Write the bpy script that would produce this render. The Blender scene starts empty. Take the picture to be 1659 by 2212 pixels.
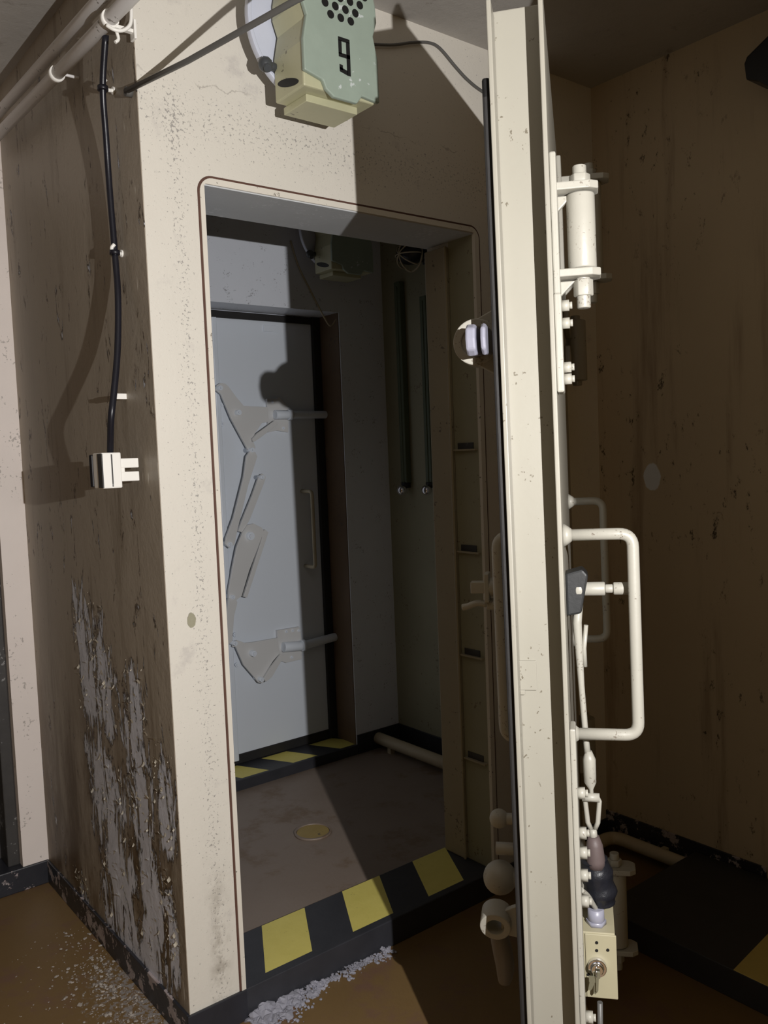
import bpy, bmesh, math, random
from mathutils import Vector, Matrix
random.seed(7)
S = bpy.context.scene
COL = S.collection
PI = math.pi

# ------------------------------------------------------------------ camera model (1659 x 2212)
FPX = 1842.15
CX, CY = 829.5, 1106.0
def _dir(px, py):
    return Vector(((px - CX) / FPX, -(py - CY) / FPX, -1.0)).normalized()
_X = _dir(3158, 890); _Y = _dir(-634, 1040)
_Y = (_Y - _X * _X.dot(_Y)).normalized(); _Z = _X.cross(_Y)
ROT = Matrix((_X, _Y, _Z))                      # camera -> world
CAM = Vector((-0.832, -1.898, 1.43))            # floor z = 0, sill z = 0.08
LAMP = Vector((-0.36, -2.14, 1.54))
def ray(px, py):
    return ROT @ _dir(px, py)
def at(px, py, axis, val):
    """World point seen at a photograph pixel on the plane axis = val."""
    r = ray(px, py); i = 'xyz'.index(axis)
    return CAM + r * ((val - CAM[i]) / r[i])

# ------------------------------------------------------------------ mesh helpers
def nb(): return bmesh.new()
def box(bm, lo, hi, mi=0):
    x0, y0, z0 = lo; x1, y1, z1 = hi
    x0, x1 = sorted((x0, x1)); y0, y1 = sorted((y0, y1)); z0, z1 = sorted((z0, z1))
    v = [bm.verts.new(p) for p in ((x0,y0,z0),(x1,y0,z0),(x1,y1,z0),(x0,y1,z0),(x0,y0,z1),(x1,y0,z1),(x1,y1,z1),(x0,y1,z1))]
    for q in ((3,2,1,0),(4,5,6,7),(0,1,5,4),(1,2,6,5),(2,3,7,6),(3,0,4,7)):
        f = bm.faces.new([v[i] for i in q]); f.material_index = mi
    return v
def _frame(t):
    a = Vector((0,0,1)) if abs(t.z) < .9 else Vector((1,0,0))
    u = t.cross(a).normalized(); return u, t.cross(u).normalized()
def tube(bm, pts, r, n=12, caps=True, mi=0):
    """Round bar along a path; r may be one radius or one per point."""
    pts = [Vector(p) for p in pts]; rs = r if isinstance(r, (list, tuple)) else [r] * len(pts)
    rings = []; u = None
    for i, p in enumerate(pts):
        a = pts[max(i-1, 0)]; b = pts[min(i+1, len(pts)-1)]
        t = (b - a).normalized()
        if u is None: u, w = _frame(t)
        else:
            u = (u - t * u.dot(t)).normalized(); w = t.cross(u)
        rings.append([bm.verts.new(p + (u*math.cos(2*PI*k/n) + w*math.sin(2*PI*k/n)) * rs[i]) for k in range(n)])
    for a, b in zip(rings[:-1], rings[1:]):
        for k in range(n):
            f = bm.faces.new((a[k], a[(k+1)%n], b[(k+1)%n], b[k])); f.smooth = True; f.material_index = mi
    if caps:
        for g in (rings[0][::-1], rings[-1]):
            f = bm.faces.new(g); f.material_index = mi
def cyl(bm, a, b, r, n=20, r2=None, mi=0):
    tube(bm, [a, b], [r, r if r2 is None else r2], n, True, mi)
def smooth_path(pts, n=6):
    pts = [Vector(p) for p in pts]; P = [pts[0]*2 - pts[1]] + pts + [pts[-1]*2 - pts[-2]]; o = []
    for i in range(1, len(P)-2):
        a, b, c, d = P[i-1:i+3]
        for k in range(n):
            t = k / n
            o.append(.5*((2*b) + (c-a)*t + (2*a-5*b+4*c-d)*t*t + (3*b-a-3*c+d)*t**3))
    return o + [pts[-1]]
def fillet(pts, r, n=6):
    """Path with its inner corners rounded to radius r."""
    pts = [Vector(p) for p in pts]; o = [pts[0]]
    for a, b, c in zip(pts[:-2], pts[1:-1], pts[2:]):
        d0 = (a-b).normalized(); d1 = (c-b).normalized(); p0 = b + d0*r; p1 = b + d1*r
        for k in range(n+1):
            t = k/n; o.append(p0*(1-t)**2 + b*2*t*(1-t) + p1*t*t)
    return o + [pts[-1]]
def prism(bm, poly, off, mi=0):
    """Closed polygon (3-D points in one plane) pushed along the vector off."""
    off = Vector(off); a = [bm.verts.new(Vector(p)) for p in poly]; b = [bm.verts.new(Vector(p) + off) for p in poly]
    n = len(a); fs = [bm.faces.new(a), bm.faces.new(b[::-1])]
    for k in range(n): fs.append(bm.faces.new((a[(k+1)%n], a[k], b[k], b[(k+1)%n])))
    for f in fs: f.material_index = mi
    bmesh.ops.recalc_face_normals(bm, faces=fs)
def ball(bm, c, r, sx=1, sy=1, sz=1, sub=3):
    m = Matrix.Translation(Vector(c)) @ Matrix.Diagonal((sx, sy, sz, 1))
    for v in bmesh.ops.create_icosphere(bm, subdivisions=sub, radius=r, matrix=m)['verts']:
        for f in v.link_faces: f.smooth = True
def ring(bm, c, axis, r0, r1, h, n=40, mi=0):
    """Washer: outer r0, inner r1, from c along axis by h."""
    c = Vector(c); t = Vector(axis).normalized(); u, w = _frame(t); L = []
    for rr, hh in ((r0,0),(r0,h),(r1,h),(r1,0)):
        L.append([bm.verts.new(c + t*hh + (u*math.cos(2*PI*k/n)+w*math.sin(2*PI*k/n))*rr) for k in range(n)])
    fs = []
    for i in range(4):
        a, b = L[i], L[(i+1)%4]
        for k in range(n):
            f = bm.faces.new((a[k], a[(k+1)%n], b[(k+1)%n], b[k])); f.smooth = i in (0, 2); f.material_index = mi; fs.append(f)
    bmesh.ops.recalc_face_normals(bm, faces=fs)

def obj(name, bm, mats, parent=None, local=False, bevel=0, origin=None):
    """Link bm as ONE mesh object. World coordinates unless local."""
    me = bpy.data.meshes.new(name)
    if parent is not None and not local: bm.transform(parent.matrix_world.inverted())
    if parent is None:
        if origin is None:
            xs = [v.co for v in bm.verts]
            origin = Vector(((min(p.x for p in xs)+max(p.x for p in xs))/2, (min(p.y for p in xs)+max(p.y for p in xs))/2, min(p.z for p in xs)))
        bm.transform(Matrix.Translation(-Vector(origin)))
    bm.normal_update(); bm.to_mesh(me); bm.free()
    for m in (mats if isinstance(mats, (list, tuple)) else [mats]): me.materials.append(m)
    o = bpy.data.objects.new(name, me); COL.objects.link(o)
    if parent is not None: o.parent = parent
    else: o.location = origin
    if bevel:
        b = o.modifiers.new('bevel', 'BEVEL'); b.width = bevel; b.segments = 2; b.limit_method = 'ANGLE'; b.angle_limit = math.radians(40)
    return o
def tag(o, label, cat, group=None, kind=None):
    o['label'] = label; o['category'] = cat
    if group: o['group'] = group
    if kind: o['kind'] = kind
    return o
def empty(name, loc, rot=(0,0,0)):
    o = bpy.data.objects.new(name, None); COL.objects.link(o)
    o.location = loc; o.rotation_euler = rot; o.empty_display_size = .05
    o.matrix_world = Matrix.Translation(Vector(loc)) @ (Matrix.Rotation(rot[2],4,'Z') @ Matrix.Rotation(rot[1],4,'Y') @ Matrix.Rotation(rot[0],4,'X'))
    return o
def struct(name, bm, mats, label, cat, bevel=0):
    return tag(obj(name, bm, mats, None, bevel=bevel, origin=(0,0,0)), label, cat, None, 'structure')

# ------------------------------------------------------------------ materials
class N:
    def __init__(s, name, rough=.6, metal=0.0):
        s.m = bpy.data.materials.new(name); s.m.use_nodes = True; s.t = s.m.node_tree; s.n = s.t.nodes; s.l = s.t.links
        s.b = s.n['Principled BSDF']; s.b.inputs['Roughness'].default_value = rough; s.b.inputs['Metallic'].default_value = metal
        s.co = s.n.new('ShaderNodeTexCoord').outputs['Object']
        s.h = None
    def put(s, sock, v):
        if hasattr(v, 'links'): s.l.new(v, sock)
        else: sock.default_value = v if not isinstance(v, tuple) or len(v) != 3 else (*v, 1)
    def math(s, op, a, b=0.0, c=None, clamp=False):
        n = s.n.new('ShaderNodeMath'); n.operation = op; n.use_clamp = clamp
        s.put(n.inputs[0], a); s.put(n.inputs[1], b)
        if c is not None: s.put(n.inputs[2], c)
        return n.outputs[0]
    def noise(s, scale, detail=5, rough=.6, stretch=None, dist=0):
        n = s.n.new('ShaderNodeTexNoise'); n.inputs['Scale'].default_value = scale; n.inputs['Detail'].default_value = detail
        n.inputs['Roughness'].default_value = rough; n.inputs['Distortion'].default_value = dist
        c = s.co
        if stretch:
            mp = s.n.new('ShaderNodeMapping'); mp.inputs['Scale'].default_value = stretch; s.l.new(c, mp.inputs['Vector']); c = mp.outputs[0]
        s.l.new(c, n.inputs['Vector']); return n.outputs[0]
    def ramp(s, v, lo, hi):
        n = s.n.new('ShaderNodeMapRange'); n.interpolation_type = 'SMOOTHSTEP'
        n.inputs[1].default_value = lo; n.inputs[2].default_value = hi; s.l.new(v, n.inputs[0]); return n.outputs[0]
    def mix(s, f, a, b):
        n = s.n.new('ShaderNodeMix'); n.data_type = 'RGBA'; s.put(n.inputs[0], f); s.put(n.inputs[6], a); s.put(n.inputs[7], b); return n.outputs[2]
    def xyz(s):
        n = s.n.new('ShaderNodeSeparateXYZ'); s.l.new(s.co, n.inputs[0]); return n.outputs
    def bump(s, h, st=.3, d=.004):
        n = s.n.new('ShaderNodeBump'); n.inputs['Strength'].default_value = st; n.inputs['Distance'].default_value = d
        s.l.new(h, n.inputs['Height'])
        if s.h is not None: s.l.new(s.h, n.inputs['Normal'])
        s.h = n.outputs[0]; s.l.new(s.h, s.b.inputs['Normal'])
    def done(s, col):
        s.put(s.b.inputs['Base Color'], col); return s.m
def sc(c, k): return tuple(min(1, x*k) for x in c)
def paint(name, col, rough=.55, var=.12, scale=4, speck=0.0, speck_col=(.10,.08,.06), speck_scale=90, bump=.15, metal=0, wear=0.0, wear_col=(.12,.08,.05)):
    n = N(name, rough, metal)
    c = n.mix(n.noise(scale, 6), sc(col, 1-var), sc(col, 1+var*.7))
    if speck:
        s = n.ramp(n.math('MULTIPLY', n.noise(speck_scale, 2), n.noise(speck_scale*.12, 3)), .40-speck*.12, .44-speck*.12)
        c = n.mix(n.math('MULTIPLY', s, .75), c, speck_col)
    if wear:
        w = n.ramp(n.noise(38, 8, .72), .70-wear*.2, .73-wear*.2); c = n.mix(w, c, wear_col)
    if bump: n.bump(n.noise(60, 6), bump, .003)
    return n.done(c)

CREAM = (.70, .655, .555)
# front wall: cream gloss over plaster, dark speckle, a faint horizontal crack and a grimy band up the pier
def make_front():
    n = N('cream_wall_paint', .5); x, y, z = n.xyz()
    c = n.mix(n.noise(2.2, 6), (.66,.625,.555), (.74,.70,.62))
    c = n.mix(n.ramp(n.noise(9, 5, .7), .56, .72), c, (.585,.55,.50))
    band = n.math('SUBTRACT', 1, n.math('MULTIPLY', n.math('ABSOLUTE', n.math('SUBTRACT', x, n.math('ADD', .075, n.math('MULTIPLY', n.noise(3,2), .03)))), 26), clamp=True)
    low = n.ramp(z, 2.40, 2.2)
    top = n.math('SUBTRACT', 1, n.math('MULTIPLY', n.math('ABSOLUTE', n.math('SUBTRACT', z, 2.245)), 9), clamp=True)
    dens = n.math('ADD', .028, n.math('ADD', n.math('MULTIPLY', n.math('MULTIPLY', band, low), .085), n.math('MULTIPLY', top, .075)))
    s = n.ramp(n.math('ADD', n.noise(130, 3, .7), dens), .675, .71)
    c = n.mix(n.math('MULTIPLY', s, .62), c, (.16,.15,.15))
    # grime at the foot of the pier
    foot = n.math('MULTIPLY', n.ramp(z, .62, .1), n.math('MULTIPLY', band, n.ramp(n.noise(16,6,.7), .42, .66)))
    c = n.mix(n.math('MULTIPLY', foot, .75), c, (.20,.165,.12))
    # crack lines
    cz = n.math('ADD', z, n.math('MULTIPLY', n.noise(14, 4), .09))
    crack = n.math('SUBTRACT', 1, n.math('MULTIPLY', n.math('ABSOLUTE', n.math('SUBTRACT', cz, 2.375)), 330), clamp=True)
    crack = n.math('MULTIPLY', crack, n.ramp(n.noise(7, 2), .42, .55))
    c = n.mix(n.math('MULTIPLY', crack, .55), c, (.25,.22,.19))
    # one chip on the pier
    p = at(414, 1340, 'y', 0)
    dx = n.math('MULTIPLY', n.math('SUBTRACT', x, p.x), 1/.013); dz = n.math('MULTIPLY', n.math('SUBTRACT', z, p.z), 1/.022)
    d = n.math('ADD', n.math('POWER', dx, 2), n.math('POWER', dz, 2)); d = n.math('ADD', d, n.math('MULTIPLY', n.noise(90, 3), .9))
    chip = n.ramp(d, 1.25, 1.1)
    c = n.mix(chip, c, (.33,.31,.22))
    n.bump(n.noise(110, 5, .7), .22, .003); n.bump(n.noise(14, 4), .12, .008); n.bump(chip, .5, -.004)
    return n.done(c)
# left pier face: tan paint, drip streaks, peeling to blue-grey plaster lower down
def _peel(a, b, w):
    p = at(*a,'x',0); q = at(*b,'x',0); return (((p.y,p.z),(q.y,q.z)), w*1.45)
PEEL = [_peel((168,1262),(196,1540),.075), _peel((208,1300),(240,1580),.07), _peel((212,1560),(285,2090),.13), _peel((240,1640),(250,1900),.08),
        _peel((287,1420),(308,1800),.065), _peel((305,1720),(335,2110),.075), _peel((345,1600),(362,1830),.055), _peel((362,1880),(378,2080),.03), _peel((172,1880),(190,1960),.05)]
def make_left():
    n = N('peeling_tan_paint', .5); x, y, z = n.xyz()
    c = n.mix(n.noise(2.0, 5, .6, (1,1,.45)), (.30,.255,.20), (.45,.39,.315))
    st = n.ramp(n.noise(9, 6, .65, (1,1.4,.12)), .53, .74); c = n.mix(n.math('MULTIPLY', st, .7), c, (.175,.135,.088))
    dk = n.ramp(n.noise(13, 8, .75, (1,1,.4)), .63, .68); c = n.mix(n.math('MULTIPLY', dk, .8), c, (.075,.05,.03))
    scr = n.math('MULTIPLY', n.ramp(n.noise(60, 3, .6, (1,1,.10)), .66, .70), n.ramp(y, .15, .03)); c = n.mix(scr, c, (.72,.68,.60))
    lw = n.ramp(z, 1.15, .25); c = n.mix(n.math('MULTIPLY', lw, n.ramp(n.noise(6,6,.7,(1,1,.3)), .35, .62)), c, (.125,.083,.042))
    # where the paint has come off: a band that leans from high and deep to low and near the corner
    reg = None
    for pts, wd in PEEL:
        (y0,z0),(y1,z1) = pts; k = (y1-y0)/(z1-z0)
        ctr = n.math('ADD', y0-k*z0, n.math('MULTIPLY', z, k))
        g = n.math('SUBTRACT', 1, n.math('DIVIDE', n.math('ABSOLUTE', n.math('SUBTRACT', y, ctr)), wd), clamp=True)
        g = n.math('MULTIPLY', g, n.math('MULTIPLY', n.ramp(z, max(z0,z1)+.04, max(z0,z1)-.16), n.ramp(z, min(z0,z1)-.08, min(z0,z1)+.02)))
        reg = g if reg is None else n.math('MAXIMUM', reg, g)
    reg = n.math('POWER', reg, .55)
    v = n.math('ADD', n.math('MULTIPLY', n.noise(11, 9, .70, (1,1.8,.5), 1.0), .86), n.math('ADD', n.math('MULTIPLY', n.noise(30, 5, .7, (1,1.2,.5)), .20), n.math('MULTIPLY', reg, .222)))
    bare = n.ramp(v, .665, .672)
    edge = n.math('MULTIPLY', n.ramp(v, .60, .652), n.math('SUBTRACT', 1, bare))
    c = n.mix(n.math('MULTIPLY', edge, n.ramp(n.noise(40,3), .40, .52)), c, (.06,.036,.016))
    rim = n.math('MULTIPLY', n.ramp(v, .655, .662), n.math('SUBTRACT', 1, n.ramp(v, .676, .684)))
    plaster = n.mix(n.noise(20, 6, .7), (.46,.475,.54), (.86,.88,.98))
    c = n.mix(bare, c, plaster)
    c = n.mix(n.math('MULTIPLY', rim, n.ramp(n.noise(55,3,.7), .50, .60)), c, (.88,.84,.74))
    n.bump(n.noise(70, 6, .7), .25, .004); n.bump(n.noise(9, 4), .2, .012)
    hh = n.math('SUBTRACT', n.math('MULTIPLY', rim, .9), bare); n.bump(hh, .9, .012)
    return n.done(c)
def make_right():
    n = N('stained_tan_paint', .55); x, y, z = n.xyz()
    c = n.mix(n.noise(1.6, 6), (.40,.32,.21), (.56,.455,.31))
    c = n.mix(n.math('MULTIPLY', n.ramp(n.noise(8,6,.65,(1,1.2,.1)), .5, .75), .75), c, (.24,.17,.11))
    c = n.mix(n.math('MULTIPLY', n.ramp(n.noise(26,9,.8,(1,1,.5)), .58, .63), n.ramp(n.noise(2.6,3,.6,(1,1,.6)), .44, .56)), c, (.055,.038,.026))
    p = at(1408, 1030, 'x', 1.65)
    d = n.math('ADD', n.math('POWER', n.math('MULTIPLY', n.math('SUBTRACT', y, p.y), 1/.035), 2), n.math('POWER', n.math('MULTIPLY', n.math('SUBTRACT', z, p.z), 1/.05), 2))
    d = n.math('ADD', d, n.math('MULTIPLY', n.noise(30,4), 1.0)); c = n.mix(n.ramp(d, 1.5, 1.25), c, (.62,.64,.66))
    n.bump(n.noise(50,6), .2, .004); return n.done(c)
def make_stripes(name, slant, x0, per, ya, yb):
    n = N(name, .45); x, y, z = n.xyz()
    s = n.math('FRACT', n.math('DIVIDE', n.math('SUBTRACT', n.math('SUBTRACT', x, n.math('MULTIPLY', y, slant)), x0), per))
    m = n.math('LESS_THAN', s, .515)
    m = n.math('MULTIPLY', m, n.math('MULTIPLY', n.math('GREATER_THAN', y, ya), n.math('LESS_THAN', y, yb)))
    m = n.math('MULTIPLY', m, n.math('GREATER_THAN', z, .0795))
    ye = n.mix(n.noise(18, 6, .7), (.66,.57,.13), (.80,.70,.20)); ye = n.mix(n.ramp(n.noise(45,7,.8), .64, .68), ye, (.10,.085,.04))
    bk = n.mix(n.noise(14, 6), (.022,.023,.028), (.045,.046,.055)); bk = n.mix(n.ramp(n.noise(60,6,.8), .68, .72), bk, (.16,.16,.17))
    n.bump(n.noise(50,5), .2, .003); return n.done(n.mix(m, bk, ye))
def make_floor(name, c1, c2, c3, dusty=False):
    n = N(name, .5)
    c = n.mix(n.noise(2.3, 6), c1, c2); c = n.mix(n.ramp(n.noise(6, 7, .7), .5, .68), c, c3)
    c = n.mix(n.ramp(n.noise(95, 5, .75), .66, .70), c, (.26,.24,.22))
    if dusty:
        x, y, z = n.xyz()
        near = n.math('MULTIPLY', n.ramp(x, -.30, -.02), n.math('MULTIPLY', n.ramp(x, .01, .0), n.ramp(y, .70, .35)))
        d = n.ramp(n.math('ADD', n.noise(55, 8, .8), n.math('MULTIPLY', near, .17)), .64, .70)
        c = n.mix(n.math('MULTIPLY', d, n.math('MULTIPLY', near, .9)), c, (.27,.255,.25))
    n.bump(n.noise(45,6), .2, .004); return n.done(c)
def make_black(name, peel=0.0):
    n = N(name, .4)
    c = n.mix(n.noise(12,6), (.014,.015,.020), (.032,.033,.042))
    if peel:
        v = n.noise(17, 8, .72); b = n.ramp(v, .66-peel*.16, .67-peel*.16)
        c = n.mix(b, c, n.mix(n.noise(30,5), (.20,.11,.09), (.55,.53,.55))); n.bump(b, .6, -.006)
    n.bump(n.noise(40,5), .25, .004); return n.done(c)
def make_ceiling():
    n = N('ceiling_paint', .7)
    c = n.mix(n.noise(4,7), (.33,.31,.285), (.46,.435,.40)); c = n.mix(n.math('MULTIPLY', n.ramp(n.noise(9,8,.75), .58, .68), .6), c, (.22,.19,.16))
    n.bump(n.noise(30,8,.7), .4, .006); return n.done(c)

_a, _b, _c, _d = (at(x,y,'z',.08) for x,y in ((549,1634),(635,1650),(583,1620),(682,1629)))
_sl = ((_b.x-_a.x)/(_b.y-_a.y) + (_d.x-_c.x)/(_d.y-_c.y))/2
_s0 = (_a.x+_b.x)/2 - _sl*(_a.y+_b.y)/2; _s1 = (_c.x+_d.x)/2 - _sl*(_c.y+_d.y)/2
M = dict(
    front=make_front(), left=make_left(), right=make_right(), ceiling=make_ceiling(),
    frame=paint('cream_frame_paint', (.72,.675,.59), .4, .06, 6, .35, bump=.08),
    far=paint('pale_blue_wall_paint', (.74,.775,.85), .5, .07, 4, .25, (.30,.30,.33), 170),
    inner=paint('grey_green_wall_paint', (.34,.325,.225), .5, .18, 3, .2, (.16,.12,.08)),
    fardoor=paint('pale_grey_door_paint', (.735,.79,.87), .38, .03, 3, bump=.05),
    door=paint('ivory_door_paint', (.335,.318,.268), .38, .05, 5, .12, (.10,.08,.05), 120, bump=.08, wear=.06),
    fitting=paint('ivory_fitting_paint', (.39,.375,.325), .42, .08, 14, .25, (.16,.13,.10), 200, bump=.15),
    boxpaint=paint('yellowed_box_paint', (.40,.365,.245), .45, .07, 12, bump=.08),
    rubber=paint('black_rubber', (.018,.017,.017), .6, .3, 20),
    tape=paint('black_tape', (.011,.012,.017), .38, .4, 60, bump=.6),
    black=make_black('black_skirting_paint'), blackpeel=make_black('peeling_black_skirting_paint', .75), blackpeel2=make_black('worn_black_skirting_paint', .35),
    stripe=make_stripes('hazard_stripe_paint', .53, .215, .287, .022, .238),
    stripe_far=make_stripes('hazard_stripe_paint_far', _sl, min(_s0,_s1), abs(_s1-_s0)*1.94, 1.29, 1.44),
    floor=make_floor('ochre_floor_paint', (.14,.085,.032), (.21,.13,.050), (.165,.092,.058), True),
    floor_in=make_floor('worn_brown_floor_paint', (.22,.165,.13), (.30,.245,.205), (.19,.13,.085)),
    pink=paint('pinkish_cream_wall_paint', (.86,.78,.73), .5, .08, 5, .4, (.4,.36,.33)),
    latch=paint('warm_grey_latch_paint', (.66,.665,.67), .4, .05, 5, bump=.05),
    leverpaint=paint('dull_brown_lever_paint', (.20,.175,.15), .5, .2, 20),
    curl=paint('cream_paint_curl', (.74,.69,.58), .5, .3, 30, bump=0),
    cam=paint('near_black_metal', (.020,.021,.022), .45, .3, 20),
    post=paint('dull_beige_post_paint', (.36,.31,.21), .5, .1, 6, .2),
    grey=paint('grey_lintel_paint', (.56,.58,.60), .5, .10, 8, .4, (.7,.72,.75)),
    pipe=paint('grey_pipe_paint', (.74,.72,.71), .45, .08, 8, .2, bump=.1),
    white=paint('white_plastic', (.90,.88,.83), .4, .03, 10, bump=.03),
    blackplastic=paint('black_plastic', (.012,.012,.015), .4, .2, 20, bump=.05),
    cable=paint('black_cable_sheath', (.010,.010,.016), .35, .3, 30, bump=.1),
    rod=paint('grey_rod_paint', (.115,.112,.105), .45, .1, 12),
    spk=paint('olive_speaker_enamel', (.47,.46,.30), .4, .1, 14, .15, bump=.1),
    spkfront=paint('pale_green_cover_paint', (.31,.375,.315), .45, .14, 16, .2, (.62,.66,.66), 60, bump=.15),
    spkdisc=paint('lavender_disc_paint', (.55,.58,.68), .4, .06, 10),
    darkmetal=paint('dark_grey_metal', (.05,.055,.06), .4, .2, 10),
    dots=paint('black_lettering', (.004,.004,.004), .6, .1, 10, bump=0),
    lavender=paint('lavender_grey_metal', (.29,.29,.355), .35, .1, 12),
    chrome=paint('chrome', (.80,.80,.86), .12, .03, 10, bump=0, metal=1),
    brass=paint('dull_key_metal', (.28,.27,.19), .4, .1, 12, metal=.6),
    green=paint('dark_green_pipe_paint', (.10,.125,.075), .45, .15, 8),
    beige=paint('beige_pipe_paint', (.50,.43,.30), .45, .1, 8),
    yellow=paint('worn_ochre_metal', (.36,.26,.085), .5, .2, 18, .2),
    steel=paint('dark_frame_paint', (.055,.052,.05), .5, .5, 8, .4, (.3,.3,.3), 60),
    plaster=paint('plaster_crumbs', (.33,.33,.385), .8, .5, 30, bump=.3),
    flake=paint('paint_flakes', (.36,.32,.28), .7, .35, 22, bump=.1),
    darkroom=paint('unlit_room_darkness', (.03,.03,.03), .8),  # near-black colour stands in for the darkness of the unlit room
    seam=paint('rust_brown_sealant', (.10,.045,.03), .7, .3, 20),
    mauve=paint('faded_mauve_rubber', (.115,.085,.082), .55, .15, 14),
)

# ------------------------------------------------------------------ the setting
H = 2.66            # ceiling
OX0, OX1, OZ0, OZ1 = .155, 1.065, .08, 2.10     # near opening
WT = .22            # wall thickness
bm = nb()
box(bm, (OX0,0,OZ1), (OX1,WT,H)); box(bm, (OX1,0,0), (1.66,WT,H)); box(bm, (.001,0,0), (OX0,WT,H))
struct('wall_front', bm, M['front'], 'cream speckled wall around the open bunker doorway, facing the viewer', 'wall')
bm = nb(); box(bm, (0,.002,0), (OX0,1.30,H)); 
struct('wall_left', bm, M['left'], 'tan pier side wall with peeling paint, left of the doorway', 'wall')
bm = nb(); box(bm, (1.65,-2.0,0), (1.80,WT,H))
struct('wall_right', bm, M['right'], 'dim stained tan wall on the right beyond the open door', 'wall')
# wall at the end of the side passage, with its own dark doorway
EY = 1.10
bm = nb(); box(bm, (-.085,EY,0), (0,EY+.22,H)); box(bm, (-1.4,EY,0), (-1.0,EY+.22,H)); box(bm, (-1.0,EY,2.35), (-.085,EY+.22,H))
struct('wall_end', bm, M['pink'], 'narrow cream wall strip at far left, at the end of the side passage', 'wall')
bm = nb(); box(bm, (-.125,EY+.03,.08), (-.086,EY+.20,2.35)); box(bm, (-.15,EY+.12,.08), (-.12,EY+.20,2.35))
struct('trim_1', bm, M['steel'], 'dark steel door jamb at the far left edge', 'door jamb', .004)
bm = nb(); box(bm, (-1.4,EY-.006,0), (0,EY+.22,.081)); 
struct('trim_2', bm, M['blackpeel2'], 'black threshold step under the dark doorway at far left', 'threshold', .004)
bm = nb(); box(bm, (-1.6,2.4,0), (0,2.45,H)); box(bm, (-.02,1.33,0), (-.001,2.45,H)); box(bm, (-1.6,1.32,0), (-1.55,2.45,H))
struct('wall_darkroom', bm, M['darkroom'], 'unlit room wall, its darkness put into a black colour, seen through the far left doorway', 'wall')
# far wall of the vestibule
FY = 1.28; FT = .165; GX0, GX1, GZ1 = .56, 1.465, 2.08
bm = nb()
box(bm, (OX0,FY,0), (GX0,FY+FT,H)); box(bm, (GX1,FY,0), (1.74,FY+FT,H)); box(bm, (GX0,FY,GZ1), (GX1,FY+FT,H))
struct('wall_far', bm, M['far'], 'pale lintel wall above the second door inside the vestibule', 'wall')
bm = nb(); box(bm, (1.72,WT,0), (1.85,FY,H))
struct('wall_inner', bm, M['inner'], 'dark grey green wall on the right inside the vestibule', 'wall')
bm = nb(); box(bm, (-2.2,-1.5,H), (1.85,2.6,H+.12))
struct('ceiling', bm, M['ceiling'], 'rough grey painted concrete ceiling', 'ceiling')
bm = nb(); box(bm, (-2.2,-1.9,-.1), (1.85,0,0)); box(bm, (-2.2,0,-.1), (0,2.6,0))
struct('floor', bm, M['floor'], 'dusty ochre floor outside the doorway', 'floor')
bm = nb(); box(bm, (OX0,WT,-.1), (1.72,FY,.035))
struct('floor_vestibule', bm, M['floor_in'], 'worn brown grey floor inside the vestibule', 'floor')
# sills
bm = nb(); box(bm, (OX0-.02,-.004,0), (OX1,WT+.01,.08))
struct('trim_3', bm, M['stripe'], 'raised door sill with yellow and black stripes in the near doorway', 'door sill', .003)
bm = nb(); box(bm, (GX0,FY-.006,0), (GX1,FY+FT+.10,.08))
struct('trim_4', bm, M['stripe_far'], 'yellow and black striped sill below the far inner door', 'door sill', .003)
# sill by the right wall
p0 = at(1584,2095,'z',.08); p1 = at(1648,2125,'z',.08); p2 = at(1659,2017,'z',.08)
def make_rsill():
    n = N('hazard_stripe_right', .5); x, y, z = n.xyz()
    sl = (p2.y-p0.y)/(p2.x-p0.x)
    s = n.math('FRACT', n.math('DIVIDE', n.math('SUBTRACT', n.math('SUBTRACT', p0.y, y), n.math('MULTIPLY', n.math('SUBTRACT', p0.x, x), sl)), .62))
    m = n.math('MULTIPLY', n.math('LESS_THAN', s, .25), n.math('GREATER_THAN', z, .079))
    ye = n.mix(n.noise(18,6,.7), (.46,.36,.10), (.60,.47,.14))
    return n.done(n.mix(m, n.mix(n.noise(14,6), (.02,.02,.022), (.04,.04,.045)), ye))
bm = nb(); box(bm, (p0.x,-1.9,0), (1.64,-.36,.08))
struct('trim_5', bm, make_rsill(), 'yellow and black striped sill at the lower right, against the right wall', 'door sill', .003)
# skirtings
bm = nb(); box(bm, (-.008,.0,0), (.0,EY,.08)); 
struct('baseboard_left', bm, M['blackpeel'], 'peeling black skirting at the foot of the tan pier side', 'skirting', .002)
bm = nb(); box(bm, (-.008,-.008,0), (OX0+.0,.0,.08)); box(bm, (OX1,-.008,0), (1.65,.0,.08))
struct('baseboard_front', bm, M['black'], 'black skirting at the foot of the cream pier front', 'skirting', .002)
bm = nb(); box(bm, (1.642,-.60,0), (1.65,-.0,.11))
struct('baseboard_right', bm, M['blackpeel'], 'crumbling black skirting under the pipe on the right wall', 'skirting', .002)
bm = nb(); box(bm, (1.712,WT,.03), (1.72,FY,.125)); box(bm, (GX1,FY-.008,.03), (1.72,FY,.125))
struct('baseboard_inner', bm, M['black'], 'black skirting along the inner vestibule wall', 'skirting', .002)

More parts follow.
